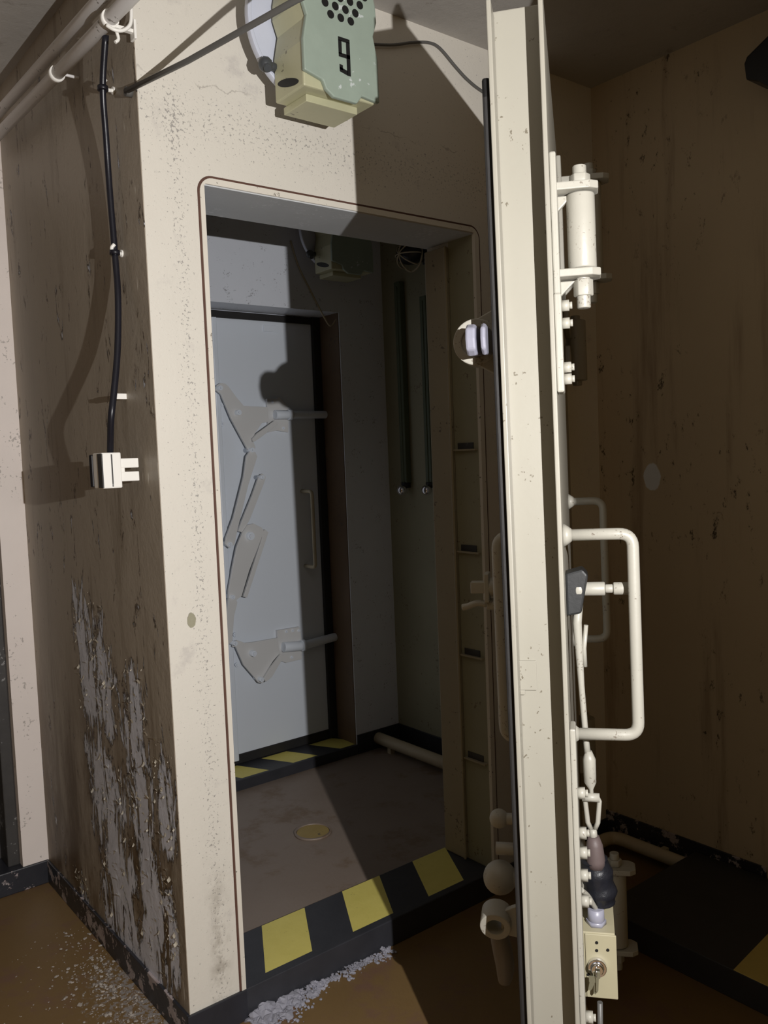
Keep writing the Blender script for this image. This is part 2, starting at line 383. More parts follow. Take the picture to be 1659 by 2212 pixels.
# steel lining of the near opening: flat rim with rounded top corners and a dark sealant line round it
def round_arch(x0, x1, z0, z1, r, y, n=8):
    pts = [Vector((x0,y,z0))]
    for k in range(n+1):
        a = PI - k/n*PI/2; pts.append(Vector((x0+r+r*math.cos(a), y, z1-r+r*math.sin(a))))
    for k in range(n+1):
        a = PI/2 - k/n*PI/2; pts.append(Vector((x1-r+r*math.cos(a), y, z1-r+r*math.sin(a))))
    return pts + [Vector((x1,y,z0))]
def arch_strip(bm, o, i, dy):
    dy = Vector((0,dy,0)); a = [bm.verts.new(p) for p in o]; b = [bm.verts.new(p) for p in i]
    c = [bm.verts.new(p+dy) for p in o]; d = [bm.verts.new(p+dy) for p in i]; fs = []
    for k in range(len(a)-1):
        for q in ((a,b),(c,d),(a,c),(b,d)):
            fs.append(bm.faces.new((q[0][k], q[0][k+1], q[1][k+1], q[1][k])))
    bmesh.ops.recalc_face_normals(bm, faces=fs)
fr = empty('trim_6', (OX1,0,.08)); tag(fr, 'cream steel lining of the near doorway with rust line around its rim', 'door frame', None, 'structure')
bm = nb()
arch_strip(bm, round_arch(OX0-.012, OX1+.014, .08, OZ1+.012, .035, -.004), round_arch(OX0, OX1-.004, .08, OZ1-.003, .006, -.004), .012)
obj('frame_rim', bm, M['frame'], fr)
bm = nb()
arch_strip(bm, round_arch(OX0-.0175, OX1+.020, .08, OZ1+.018, .04, -.0015), round_arch(OX0-.012, OX1+.014, .08, OZ1+.012, .035, -.0015), .003)
o = obj('sealant_line', bm, M['seam'], fr); o['label'] = 'dark rust brown sealant line'
bm = nb(); box(bm, (OX1-.003,.006,.08), (OX1,.118,OZ1))
obj('jamb_lining', bm, M['inner'], fr, bevel=.002)
bm = nb(); box(bm, (OX1-.018,.118,.08), (OX1,WT-.004,OZ1-.02)); box(bm, (OX1-.022,.112,.08), (OX1-.014,.122,OZ1-.02))
obj('jamb_post', bm, M['post'], fr, bevel=.004)
bm = nb(); box(bm, (OX0,.002,OZ1-.006), (OX1,WT+.002,OZ1))
o = obj('head_lining', bm, M['grey'], fr); o['label'] = 'grey painted underside of the lintel'
for py in (970, 1190, 1412, 1632):
    z = at(1008, py, 'x', OX1).z
    bm = nb(); box(bm, (OX1-.016,.012,z-.005), (OX1-.003,.110,z)); box(bm, (OX1-.006,.03,z), (OX1-.0028,.10,z+.020), 1)
    obj('stiffener_tab', bm, [M['post'], M['steel']], fr)

bm = nb(); box(bm, (GX1-.004,FY+.006,.08), (GX1,FY+FT-.004,GZ1))
struct('trim_7', bm, paint('shade_brown_lining', (.17,.11,.065), .5, .25, 8, .3), 'added jamb strip coloured dark brown for the shade right of the far inner door', 'door jamb')  # added strip; its dark brown colour puts shade on the bright jamb reveal
# ------------------------------------------------------------------ the open blast door
TH = math.radians(38.5); TILT = -.0106
dv = Vector((math.cos(TH), math.sin(TH), 0)); nv = Vector((math.sin(TH), -math.cos(TH), 0))
E0 = Vector((.262, -.972, 0)); DB, DT, DW, DK = .06, 2.14, 1.21, .09
door = empty('door_1', E0 + nv*(.0106*(DT-DB)) + Vector((0,0,DB)), (TILT, 0, TH))
tag(door, 'heavy ivory steel blast door standing open, its free edge toward the viewer', 'door', None, 'structure')
DMI = door.matrix_world.inverted(); DMI3 = DMI.to_3x3()
def dl(px, py, u):
    """Door-local (u, v, z): v is outward (right), at plane u behind the free edge, for a photograph pixel."""
    o = DMI @ CAM; r = DMI3 @ ray(px, py); p = o + r*((u-o.x)/r.x); return p
def L(u, v, z): return Vector((u, -v, z))       # u along the leaf, v outward to the right, z above leaf bottom
def lbox(bm, u0, u1, v0, v1, z0, z1, mi=0): box(bm, (u0,-v0,z0), (u1,-v1,z1), mi)
HT = DT-DB
bm = nb()
lbox(bm, .055, DW, -DK, 0, 0, HT+.022)                       # leaf body with recessed web
lbox(bm, 0, .055, -DK, -DK+.008, 0, HT+.016); lbox(bm, 0, .055, -.008, 0, 0, HT+.030)   # the two flanges
lbox(bm, .001, .055, -DK+.008, -.008, 0, .01)
obj('door_leaf', bm, M['door'], door, True, bevel=.002)
# rubber gasket round the inner face
bm = nb(); a0, a1, g0, g1 = .012, DW-.05, .05, HT-.10
for q in ((a0,a0+.035,g0,g1), (a1-.035,a1,g0,g1), (a0,a1,g1-.035,g1), (a0,a1,g0,g0+.035)): lbox(bm, q[0],q[1], -DK-.013,-DK, q[2],q[3])
o = obj('gasket', bm, M['rubber'], door, True, bevel=.004); o['label'] = 'black rubber gasket'
# small welded plate on the edge
p = dl(1138,1458,.055); bm = nb(); lbox(bm, .050,.055, -p.y-.018,-p.y+.017, p.z-.026,p.z+.026); lbox(bm, .049,.055, -p.y-.012,-p.y-.004, p.z-.034,p.z-.026)
obj('edge_plate', bm, M['door'], door, True, bevel=.001)

def bolt(u, v, z, r=.009, h=.010):
    bm = nb(); cyl(bm, L(u,v,z), L(u,v+h,z), r, 6); cyl(bm, L(u,v+h,z), L(u,v+h+.005,z), r*.6, 10)
    return obj('bolt', bm, M['fitting'], door, True)
def latch_bracket(u, v0, zt, zb, reach, rr):
    """Two lugs on a plate with a vertical roller on a pin between them."""
    bm = nb(); lbox(bm, u-.045,u+.045, v0,v0+.011, zb-.03,zt+.06)
    a = obj('latch_bracket', bm, M['fitting'], door, True, bevel=.003)
    bm = nb()
    for z in (zt, zb):
        poly = [L(u-.034,v0+.008,z), L(u+.034,v0+.008,z), L(u+.030,v0+reach-.014,z), L(u+.018,v0+reach,z), L(u-.018,v0+reach,z), L(u-.030,v0+reach-.014,z)]
        prism(bm, poly, (0,0,.013))
        prism(bm, [L(u-.006,v0+.01,z-.003), L(u-.006,v0+.036,z-.003), L(u-.006,v0+.01,z-.028)], (.012,0,0))
    for s in (obj('lug', bm, M['fitting'], door, True, bevel=.002),): s.parent = a
    vc = v0+reach*.62
    bm = nb(); cyl(bm, L(u,vc,zb+.015), L(u,vc,zt-.002), rr, 28)
    o = obj('roller', bm, M['fitting'], door, True, bevel=.003); o.parent = a
    bm = nb(); cyl(bm, L(u,vc,zb-.050), L(u,vc,zt+.045), .0115, 16); cyl(bm, L(u,vc,zt+.013), L(u,vc,zt+.030), .018, 6); cyl(bm, L(u,vc,zb-.030), L(u,vc,zb-.002), .017, 6)
    o = obj('pin', bm, M['fitting'], door, True, bevel=.002); o.parent = a
    return a
U0 = .075
rt = dl(1245,418,U0); rb = dl(1255,602,U0); e = dl(1292,410,U0)
latch_bracket(U0, .0, rt.z, rb.z, -e.y, .0235)
far_t = dl(1300,392,.72); far_b = dl(1310,606,.72); fe = dl(1322,600,.72)
latch_bracket(.72, .0, far_t.z, far_b.z, -fe.y, .027)
lt = dl(1340,1880,.72); lb = dl(1348,2052,.72); le = dl(1378,2050,.72)
latch_bracket(.72, .0, lt.z, lb.z, -le.y, .027)
# narrow strap down the outer face beside the edge, with bolts
def strap(z0, z1, v1, u0=.012, u1=.075):
    bm = nb(); lbox(bm, u0,u1, 0,v1, z0,z1); return obj('strap', bm, M['fitting'], door, True, bevel=.003)
zz = lambda py, x=1215, u=.05: dl(x,py,u).z
strap(zz(850), zz(640), .012); strap(zz(2195), zz(1560), .010, .012, .06)
for py in (662, 700, 795, 820): bolt(.045, .012, zz(py), .010, .012)
for py in (1705, 1790, 1832, 1880, 1935, 2182): bolt(.035, .010, zz(py,1235), .0105, .012)
# outer pull handles
def pull_handle(u, v, z0, z1, r, name='pull_handle'):
    bm = nb(); s = 1 if v > 0 else -1; base = 0 if v > 0 else -DK
    tube(bm, fillet([L(u,base,z1), L(u,v,z1), L(u,v,z0), L(u,base,z0)], .024, 7), r, 14)
    for z in (z0, z1): cyl(bm, L(u,base,z), L(u,base+s*.014,z), r*2.1, 18, r*1.05)
    return obj(name, bm, M['fitting'], door, True)
h1 = dl(1372,1152,.10); h3 = dl(1374,1588,.10)
pull_handle(.10, -(h1.y+h3.y)/2, h3.z, h1.z, .0105)
h1 = dl(1306,1081,.74); h3 = dl(1308,1380,.74)
pull_handle(.74, -(h1.y+h3.y)/2, h3.z, h1.z, .0095)
# spindle, lever cam and pull rod behind the handle
u = .13
a = dl(1243,1262,u); b = dl(1252,1262,u)
bm = nb(); c0 = dl(1238,1300,u)
prism(bm, [L(u-.02,0,a.z-.055), L(u-.02,.026,a.z-.05), L(u-.02,.040,a.z+.018), L(u-.02,.030,a.z+.030), L(u-.02,0,a.z+.022)], (.05,0,0))
o = obj('lever_cam', bm, M['cam'], door, True, bevel=.004); o['label'] = 'dark grey lever cam'
q = dl(1258,1272,u)
bm = nb(); cyl(bm, L(u,-q.y-.012,q.z), L(u,-q.y,q.z), .021, 20); q2 = dl(1312,1272,u); q3 = dl(1365,1272,u)
cyl(bm, L(u,-q.y,q.z), L(u,-q2.y-.004,q.z), .0125, 16); cyl(bm, L(u,-q2.y-.004,q.z), L(u,-q2.y+.010,q.z), .008, 14); cyl(bm, L(u,-q2.y+.010,q.z), L(u,-q3.y+.004,q.z), .0115, 16)
obj('spindle', bm, M['fitting'], door, True, bevel=.002)
bm = nb(); up = .125
P = [dl(x,y,up) for x,y in ((1250,1300),(1247,1345),(1256,1480),(1266,1600),(1270,1632))]
tube(bm, P, [.008,.008,.0055,.0055,.006], 10)
P = [dl(x,y,up) for x,y in ((1266,1350),(1262,1400),(1264,1440))]; tube(bm, P, .004, 8)
obj('pull_rod', bm, M['fitting'], door, True)
bm = nb(); P = [dl(x,y,up) for x,y in ((1271,1622),(1273,1640),(1275,1690),(1277,1705),(1278,1722))]; tube(bm, P, [.006,.0115,.011,.004,.0045], 10)
k0 = dl(1279,1716,up); k1 = dl(1281,1790,up); w = .0125
for s in (-1,1): tube(bm, [k0+Vector((0,s*.006,0)), k0+Vector((0,s*w,-.012)), k1+Vector((0,s*.009,.012)), k1+Vector((0,s*.004,0))], .0045, 8)
cyl(bm, k0+Vector((-.004,-.013,-.004)), k0+Vector((-.004,.018,-.004)), .008, 10); cyl(bm, k1, dl(1282,1812,up), .0065, 10, .008)
obj('turnbuckle', bm, M['fitting'], door, True)
bm = nb(); P = [dl(x,y,up) for x,y in ((1282,1806),(1284,1825),(1287,1858),(1287,1872))]; tube(bm, P, [.010,.015,.017,.017], 14)
o = obj('rubber_sleeve', bm, M['mauve'], door, True); o['label'] = 'faded mauve sleeve'
bm = nb(); P = smooth_path([dl(x,y,up+.01) for x,y in ((1282,1852),(1284,1862),(1289,1890),(1296,1920),(1300,1945),(1301,1952))], 4)
tube(bm, P, [.019+.011*math.sin(PI*min(1,(i+1)/len(P)))+.0018*math.sin(i*1.1)+random.uniform(-.0012,.0012) for i in range(len(P))], 18)
o = obj('taped_boot', bm, M['tape'], door, True); o['label'] = 'black taped rubber boot'
# key switch box: its front faces along the leaf toward the viewer
ub = .085; A = dl(1258,2012,ub); B = dl(1333,2160,ub)
bm = nb(); lbox(bm, ub, ub+.12, -A.y-.004, -B.y, B.z, A.z); lbox(bm, ub-.003, ub, -A.y+.004, -B.y+.002, B.z+.002, A.z-.002)
cb = obj('switch_box', bm, M['boxpaint'], door, True, bevel=.003); cb['label'] = 'yellowed key switch box'
bm = nb()
for x,y in ((1289,2036),(1289,2053),(1313,2052),(1271,2105)):
    p = dl(x,y,ub-.0031); cyl(bm, p, p+Vector((-.0012,0,0)), .0028, 10)
o = obj('screw_hole', bm, M['dots'], door, True); o.parent = cb
p = dl(1290,2086,ub-.003)
bm = nb(); cyl(bm, p, p+Vector((-.010,0,0)), .0165, 28); cyl(bm, p+Vector((-.010,0,0)), p+Vector((-.016,0,0)), .0125, 24, .0105); 
o = obj('lock_cylinder', bm, M['chrome'], door, True, bevel=.001); o.parent = cb
bm = nb(); g = dl(1288,1992,ub+.03); g.z = A.z
cyl(bm, g, g+Vector((0,0,.030)), .0155, 16, .0145); cyl(bm, g, g+Vector((0,0,.008)), .018, 6)
o = obj('cable_gland', bm, M['lavender'], door, True); o['label'] = 'lavender cable gland'; o.parent = cb
bm = nb(); tube(bm, smooth_path([g+Vector((0,0,.028)), dl(1282,1955,ub+.02), dl(1270,1935,ub+.0), dl(1255,1922,ub-.02)], 5), .0045, 10)
obj('switch_wire', bm, M['fitting'], door, True)
bm = nb(); p = dl(1296,2165,ub+.02); tube(bm, [p, p+Vector((0,.002,-.10)), p+Vector((0,.004,-.2))], .005, 10)
obj('lower_wire', bm, M['rod'], door, True)
# inner face: roller horns, pull handle, stub fittings
def horn(ring_px, fork_px, name='bolt_guide'):
    """Guide ring that tapers into the leaf, with a fork-ended bolt running through it toward the viewer."""
    c = dl(*ring_px, .13); r = .040
    a0 = None; bm = nb()
    for uu in (.108, .148):
        poly = [Vector((uu, c.y - 0 + r*math.cos(PI/2+PI*k/12)*-1, c.z + r*math.sin(PI/2+PI*k/12))) for k in range(13)]
        prism(bm, poly + [Vector((uu, DK, c.z-r*1.75)), Vector((uu, DK, c.z+r*1.6))], (.010,0,0))
    ring(bm, Vector((.104,c.y,c.z)), (1,0,0), r*1.03, r*.66, .058, 36)
    a = obj(name, bm, M['fitting'], door, True, bevel=.002)
    f0 = dl(*fork_px, .0)
    for y, w, lab in ((f0.y, .0085, 1), (f0.y-.021, .0045, 0)):
        bm = nb(); hh = .026
        prof = [Vector((-.006,y-w,f0.z-hh+.008)), Vector((-.012,y-w,f0.z)), Vector((-.006,y-w,f0.z+hh-.008)), Vector((.010,y-w,f0.z+hh)), Vector((.16,y-w,c.z+hh*.8)), Vector((.16,y-w,c.z-hh*.8)), Vector((.010,y-w,f0.z-hh))]
        prism(bm, prof, (0,2*w,0)); o = obj('bolt_fork', bm, M['lavender'], door, True, bevel=.004); o.parent = a; o['label'] = 'lavender grey fork end'
    return a
horn((1032,742), (1017,733))
bm = nb(); p = dl(1072,1992,.18); ring(bm, Vector((p.x-.02,p.y,p.z)), (1,0,.25), .030, .017, .045, 32)
prism(bm, [Vector((p.x-.006,p.y-.01,p.z-.020)), Vector((p.x-.006,DK,p.z-.03)), Vector((p.x-.006,DK,p.z+.05)), Vector((p.x-.006,p.y-.01,p.z+.024))], (.014,0,0))
lr = obj('lower_guide_ring', bm, M['fitting'], door, True, bevel=.002)
bm = nb(); P = smooth_path([dl(x,y,.22) for x,y in ((1080,1992),(1079,2020),(1086,2055),(1091,2090),(1090,2122))], 5)
tube(bm, P, [.012+.008*math.sin(PI*i/(len(P)-1))**.7 for i in range(len(P))], 14)
o = obj('hand_lever', bm, M['leverpaint'], door, True); o['label'] = 'dull brown hand lever'
h1 = dl(1070,1160,.16); h3 = dl(1098,1592,.16)
pull_handle(.16, -(h1.y+h3.y)/2, h3.z, h1.z, .0125, 'inner_handle')
bm = nb(); p = dl(1078,1768,.30); ball(bm, p, .020); cyl(bm, p, Vector((p.x,DK,p.z)), .012, 12)
obj('grease_knob', bm, M['fitting'], door, True)
bm = nb(); p = dl(1072,1832,.30); cyl(bm, Vector((p.x,p.y,p.z)), Vector((p.x,DK,p.z)), .013, 12)
obj('stop_stud', bm, M['fitting'], door, True)
bm = nb(); p = dl(1080,1895,.30); ball(bm, p, .035); cyl(bm, p, Vector((p.x,DK,p.z)), .018, 14)
obj('counterweight', bm, M['fitting'], door, True)
bm = nb(); p = dl(1036,1268,.34); q = dl(1052,1268,.34)
box(bm, (p.x-.012,p.y-.016,p.z-.012), (p.x+.012,p.y+.018,p.z+.012)); box(bm, (p.x-.02,q.y-.006,p.z-.03), (p.x+.02,q.y+.004,p.z+.03)); cyl(bm, q, Vector((q.x,DK,q.z)), .02, 16)
P = smooth_path([dl(x,y,.34) for x,y in ((1052,1305),(1030,1303),(1010,1310),(998,1312))], 4); tube(bm, P, .007, 10)
cyl(bm, P[0], Vector((P[0].x,DK,P[0].z)), .012, 12)
obj('latch_spindle', bm, M['fitting'], door, True, bevel=.002)
# hinges between leaf and wall
for zc in (1.72, .50):
    bm = nb(); c = E0 + dv*(DW+.03) + nv*.035; c.z = zc
    hz = DMI @ c
    cyl(bm, hz+Vector((0,0,-.09)), hz+Vector((0,0,.09)), .030, 24); cyl(bm, hz+Vector((0,0,-.105)), hz+Vector((0,0,.105)), .014, 12)
    for dz in (-.07, .035): box(bm, (DW-.30,.0,hz.z+dz), (hz.x,-.016,hz.z+dz+.05)) 
    w0 = DMI @ Vector((1.36,0,zc)); 
    tube(bm, [hz, DMI @ Vector((c.x,-.002,zc))], .030, 4)
    obj('hinge', bm, M['door'], door, True, bevel=.003)
# keys hanging in the lock
ks = empty('key_bunch', door.matrix_world @ (dl(1290,2098,ub-.018)))
tag(ks, 'small bunch of dull keys hanging from the chrome lock on the switch box', 'keys')
def W(p): return door.matrix_world @ p
for i, (x0,y0,x1,y1,w) in enumerate(((1288,2098,1286,2146,.0042),(1281,2108,1275,2138,.0052),(1291,2100,1290,2142,.0030))):
    bm = nb(); uu = ub-.018-i*.003; a = dl(x0,y0,uu); b = dl(x1,y1,uu); h = .010
    prism(bm, [W(a+Vector((0,-w*1.4,0))), W(a+Vector((0,w*1.4,0))), W(a+Vector((0,w*1.4,-h))), W(Vector((a.x,(a.y*.6+b.y*.4)+w*.8,a.z-h*1.2))), W(b+Vector((0,w*.7,.002))), W(b+Vector((0,0,-.001))), W(b+Vector((0,-w*.7,.003))), W(Vector((a.x,(a.y*.6+b.y*.4)-w*.8,a.z-h*1.2))), W(a+Vector((0,-w*1.4,-h)))], dv*-.0018)
    obj('key', bm, M['brass'], ks)
bm = nb(); c = W(dl(1289,2100,ub-.020)); ring(bm, c-nv*.001, nv, .009, .0075, .0015, 20); obj('key_ring', bm, M['chrome'], ks)

# ------------------------------------------------------------------ the far inner door, shut
FD = 1.448
fd = empty('door_2', (GX1+.02,FD,.08)); tag(fd, 'closed pale grey blast door with linked latches inside the vestibule', 'door', None, 'structure')
bm = nb(); box(bm, (GX0-.05,FD,.11), (GX1+.05,FD+.08,GZ1+.06)); obj('door_leaf', bm, M['fardoor'], fd)
xr = at(476,1000,'y',FD).x
bm = nb(); box(bm, (xr-.012,FD-.014,.10), (xr+.010,FD,GZ1-.02)); obj('vertical_rib', bm, M['fardoor'], fd, bevel=.003)
bm = nb(); box(bm, (GX1-.046,FD-.02,.085), (GX1-.004,FD-.001,GZ1)); box(bm, (GX0,FD-.016,GZ1-.034), (GX1,FD-.001,GZ1-.004)); box(bm, (GX0,FD-.004,.082), (GX1,FD+.04,.125)); o = obj('gasket', bm, M['rubber'], fd, bevel=.003); o['label'] = 'black rubber gasket'
PL = FD-.05
def plate(name, pts, y0=PL, th=.012, mat='latch', bev=.001):
    bm = nb(); prism(bm, [at(x,y,'y',y0) for x,y in pts], (0,th,0)); return obj(name, bm, M[mat], fd, bevel=bev)
def stud(x, y, r, y0=PL, h=.006, name='pivot_bolt'):
    y0 = y0-.019 if y0 == PL else y0; bm = nb(); p = at(x,y,'y',y0); cyl(bm, p+Vector((0,.06 if h>.005 else .006,0)), p+Vector((0,-h,0)), r, 20); cyl(bm, p+Vector((0,-h,0)), p+Vector((0,-h-.006,0)), r*.6, 6); return obj(name, bm, M['fardoor'], fd)
plate('latch_crank', ((466,842),(469,832),(477,827),(487,829),(494,835),(510,857),(527,877),(579,879),(580,911),(566,914),(551,936),(546,950),(552,966),(549,978),(540,980),(534,968),(500,905),(478,852)))
plate('latch_crank', ((503,1398),(505,1388),(513,1383),(530,1389),(549,1387),(600,1378),(604,1412),(590,1428),(577,1449),(574,1466),(567,1476),(559,1475),(552,1466),(527,1437),(510,1398)))
plate('link_bar', ((533,985),(540,975),(552,977),(556,986),(536,1050),(512,1150),(507,1176),(496,1184),(487,1176),(488,1163),(505,1118),(527,1030)), PL-.016)
plate('centre_lever', ((535,1134),(548,1131),(566,1140),(572,1150),(566,1160),(538,1234),(522,1288),(508,1298),(494,1294),(494,1276),(503,1225),(512,1180),(524,1150)), PL-.010)
plate('link_bar', ((560,1028),(567,1023),(574,1030),(572,1040),(540,1122),(524,1150),(515,1148),(521,1130),(546,1068)), PL-.002, .012)
plate('link_bar', ((494,1292),(510,1294),(513,1302),(506,1330),(502,1385),(494,1392),(487,1380),(490,1330)), PL-.018)
plate('link_bar', ((572,1143),(580,1150),(534,1291),(526,1289)), PL-.004)
plate('link_bar', ((607,1413),(613,1419),(588,1462),(575,1473),(570,1466),(582,1446)), PL-.018)
plate('link_bar', ((594,908),(602,915),(562,946),(548,955),(545,948),(556,936)), PL-.018)
for x,y,r in ((516,891,.011),(476,838,.010),(545,972,.010),(541,1158,.018),(497,1176,.010),(567,1031,.009),(503,1290,.009),(548,1412,.013),(508,1390,.010),(565,1468,.010)): stud(x,y,r)
for x,y in ((478,876),(481,916),(508,1371),(512,1436)): stud(x,y,.010,FD-.008,.004,'leaf_bolt')
def far_bracket(c, tb):
    plate('bolt_bracket', c, FD-.016, .016)
    (x0,y0),(x1,y1),r,xs = tb
    bm = nb(); a = at(x0,y0,'y',FD-.034); b = at(x1,y1,'y',FD-.034); e = Vector((GX1-.004,a.y,a.z))
    cyl(bm, a, b, r, 20); cyl(bm, b, Vector((b.x+.02,b.y,b.z)), r*1.15, 20); cyl(bm, Vector((b.x+.02,b.y,b.z)), e, r*.85, 20)
    obj('sliding_bolt', bm, M['fardoor'], fd, bevel=.002)
far_bracket(((577,861),(598,861),(603,857),(620,876),(624,884),(623,934),(598,930),(580,934)), ((594,896),(622,896),.021,0))
far_bracket(((599,1362),(647,1354),(652,1380),(652,1424),(618,1432),(602,1426)), ((612,1398),(651,1395),.023,0))
for x,y in ((588,868),(612,925),(618,1364),(632,1362),(630,1420),(645,1362)): stud(x,y,.006,FD-.016,.004,'leaf_bolt')
bm = nb(); a = at(640,1062,'y',FD); b = at(640,1225,'y',FD); hy = FD-.085
tube(bm, fillet([Vector((a.x+.03,FD,a.z)), Vector((a.x+.03,hy,a.z)), Vector((a.x+.03,hy,b.z)), Vector((a.x+.03,FD,b.z))], .02, 6), .0085, 12); obj('pull_handle', bm, M['beige'], fd)
bm = nb(); a = at(568,702,'y',FD); b = at(599,718,'y',FD); box(bm, (a.x,FD-.006,b.z), (b.x,FD,a.z)); obj('name_plate', bm, M['fardoor'], fd, bevel=.001)

# ------------------------------------------------------------------ loudspeaker with the number 9
def loudspeaker(name, ox, oy, oz, number):
    """Round dished back plate, D-shaped body and a pale cover; mounted on a wall that faces -Y. Origin at wall, below body centre."""
    r = empty(name, (ox, oy, oz)); hw = .104; bd0, bd1 = -.10, -.225
    V = lambda x, y, z: Vector((ox+x, oy+y, oz+z))
    bm = nb(); cyl(bm, V(.01,0,.195), V(.01,-.085,.195), .060, 32)
    obj('wall_spacer', bm, M['spk'], r)
    bm = nb(); cyl(bm, V(.008,-.078,.195), V(.008,-.090,.195), .172, 64); 
    ring(bm, V(.008,-.082,.195), (0,-1,0), .176, .166, .018, 64)
    obj('back_plate', bm, M['spkdisc'], r, bevel=.002)
    def outline(y, g, z0):
        pts = [V(-hw-g,y,z0-g), V(hw+g,y,z0-g), V(hw+g,y,.10)]
        pts += [V(hw+g-.012,y,.155), V(hw+g,y,.19)]
        for k in range(1,16):
            a = PI*k/16; pts.append(V((hw+g)*math.cos(a), y, .20+(.135+g)*math.sin(a)))
        pts += [V(-hw-g,y,.19), V(-hw-g+.012,y,.155), V(-hw-g,y,.10)]
        return pts
    bm = nb(); prism(bm, outline(bd0,0,0), (0,bd1-bd0,0)); obj('body', bm, M['spk'], r, bevel=.004)
    bm = nb(); prism(bm, [V(-.075,bd0+.01,-.018), V(.075,bd0+.01,-.018), V(.075,bd0+.01,0), V(-.075,bd0+.01,0)], (0,-.10,0)); obj('cable_lip', bm, M['spk'], r, bevel=.002)
    bm = nb(); g = .004; y = bd1
    pts = outline(y, g, .0)
    # ragged lower edge of the cover: cut corner at lower left, two notches
    pts[0:2] = [V(-hw-g,y,.030), V(-.058,y,.018), V(-.050,y,.000), V(-.028,y,-.014), V(.040,y,-.014), V(.056,y,.006), V(hw+g,y,.001)]
    prism(bm, pts, (0,-.012,0)); obj('cover', bm, M['spkfront'], r, bevel=.003)
    bm = nb(); yy = bd1-.0122
    for j in range(7):
        for i in range(7):
            x = (i-3+(.5 if j%2 else 0))*.0290; z = .172 + j*.0225
            if (x/.080)**2 + ((z-.240)/.075)**2 < 1.0:
                cyl(bm, V(x,yy,z), V(x,yy-.0012,z), .0094, 18)
    o = obj('sound_hole', bm, M['dots'], r); o['label'] = 'black sound holes'
    bm = nb(); prism(bm, [V(-hw-.0008,bd0-.040+.045*math.cos(a)-.02,.028+.010*math.sin(a)+.012*math.cos(a)) for a in [2*PI*k/20 for k in range(20)]], (.002,0,0)); o = obj('side_slot', bm, M['dots'], r)
    bm = nb(); cyl(bm, V(-.09,-.10,.085), V(-.135,-.115,.078), .010, 10); ball(bm, V(-.137,-.116,.078), .018, 1,1,1,2); cyl(bm, V(-.137,-.116,.078), V(-.142,-.135,.06), .009, 8); obj('cable_entry', bm, M['darkmetal'], r)
    if number:
        bm = nb(); t = (0,-.0015,0); c = (.006, .050)   # blocky stencil 9
        K = .00125
        def q(x0,z0,x1,z1,x2,z2,x3,z3):
            prism(bm, [V(c[0]+a*K,yy,c[1]+b*K) for a,b in ((x0,z0),(x1,z1),(x2,z2),(x3,z3))], t)
        q(-13,62,13,62,13,55,-13,55); q(-13,56,-6,56,-6,31,-13,31); q(-13,33,13,33,13,26,-13,26); q(5,56,13,56,13,-5,5,-5); q(-12,7,6,3,6,-5,-12,-1); q(-12,12,-5,11,-5,2,-12,2)
        o = obj('numeral', bm, M['dots'], r); o['label'] = 'black painted number 9'
    return r
sp = loudspeaker('loudspeaker', .410, 0, 2.283, True)
tag(sp, 'pale green loudspeaker with black number 9 on the wall above the near doorway', 'loudspeaker', 'loudspeakers')
q = at(716,580,'y',FY-.225); 
sp2 = loudspeaker('loudspeaker.001', q.x+.106, FY, q.z, False)
tag(sp2, 'dark loudspeaker in shadow, high inside the vestibule beyond the doorway', 'loudspeaker', 'loudspeakers')
bm = nb(); tube(bm, smooth_path([at(x,y,'y',-.010) for x,y in ((805,96),(850,97),(890,92),(925,92),(950,104),(985,145),(1010,172),(1040,196),(1090,225),(1150,240))], 6), .0042, 8)
tag(obj('speaker_cord', bm, M['rod']), 'thin grey wire running from the number 9 loudspeaker behind the open door', 'wire')
bm = nb(); tube(bm, smooth_path([at(x,y,'y',FY-.006) for x,y in ((628,520),(645,575),(672,630),(700,685),(714,704),(726,690))], 6), .0035, 8)
tag(obj('hanging_wire', bm, M['beige']), 'thin pale cable slanting down the inner wall beside the second door', 'cable')

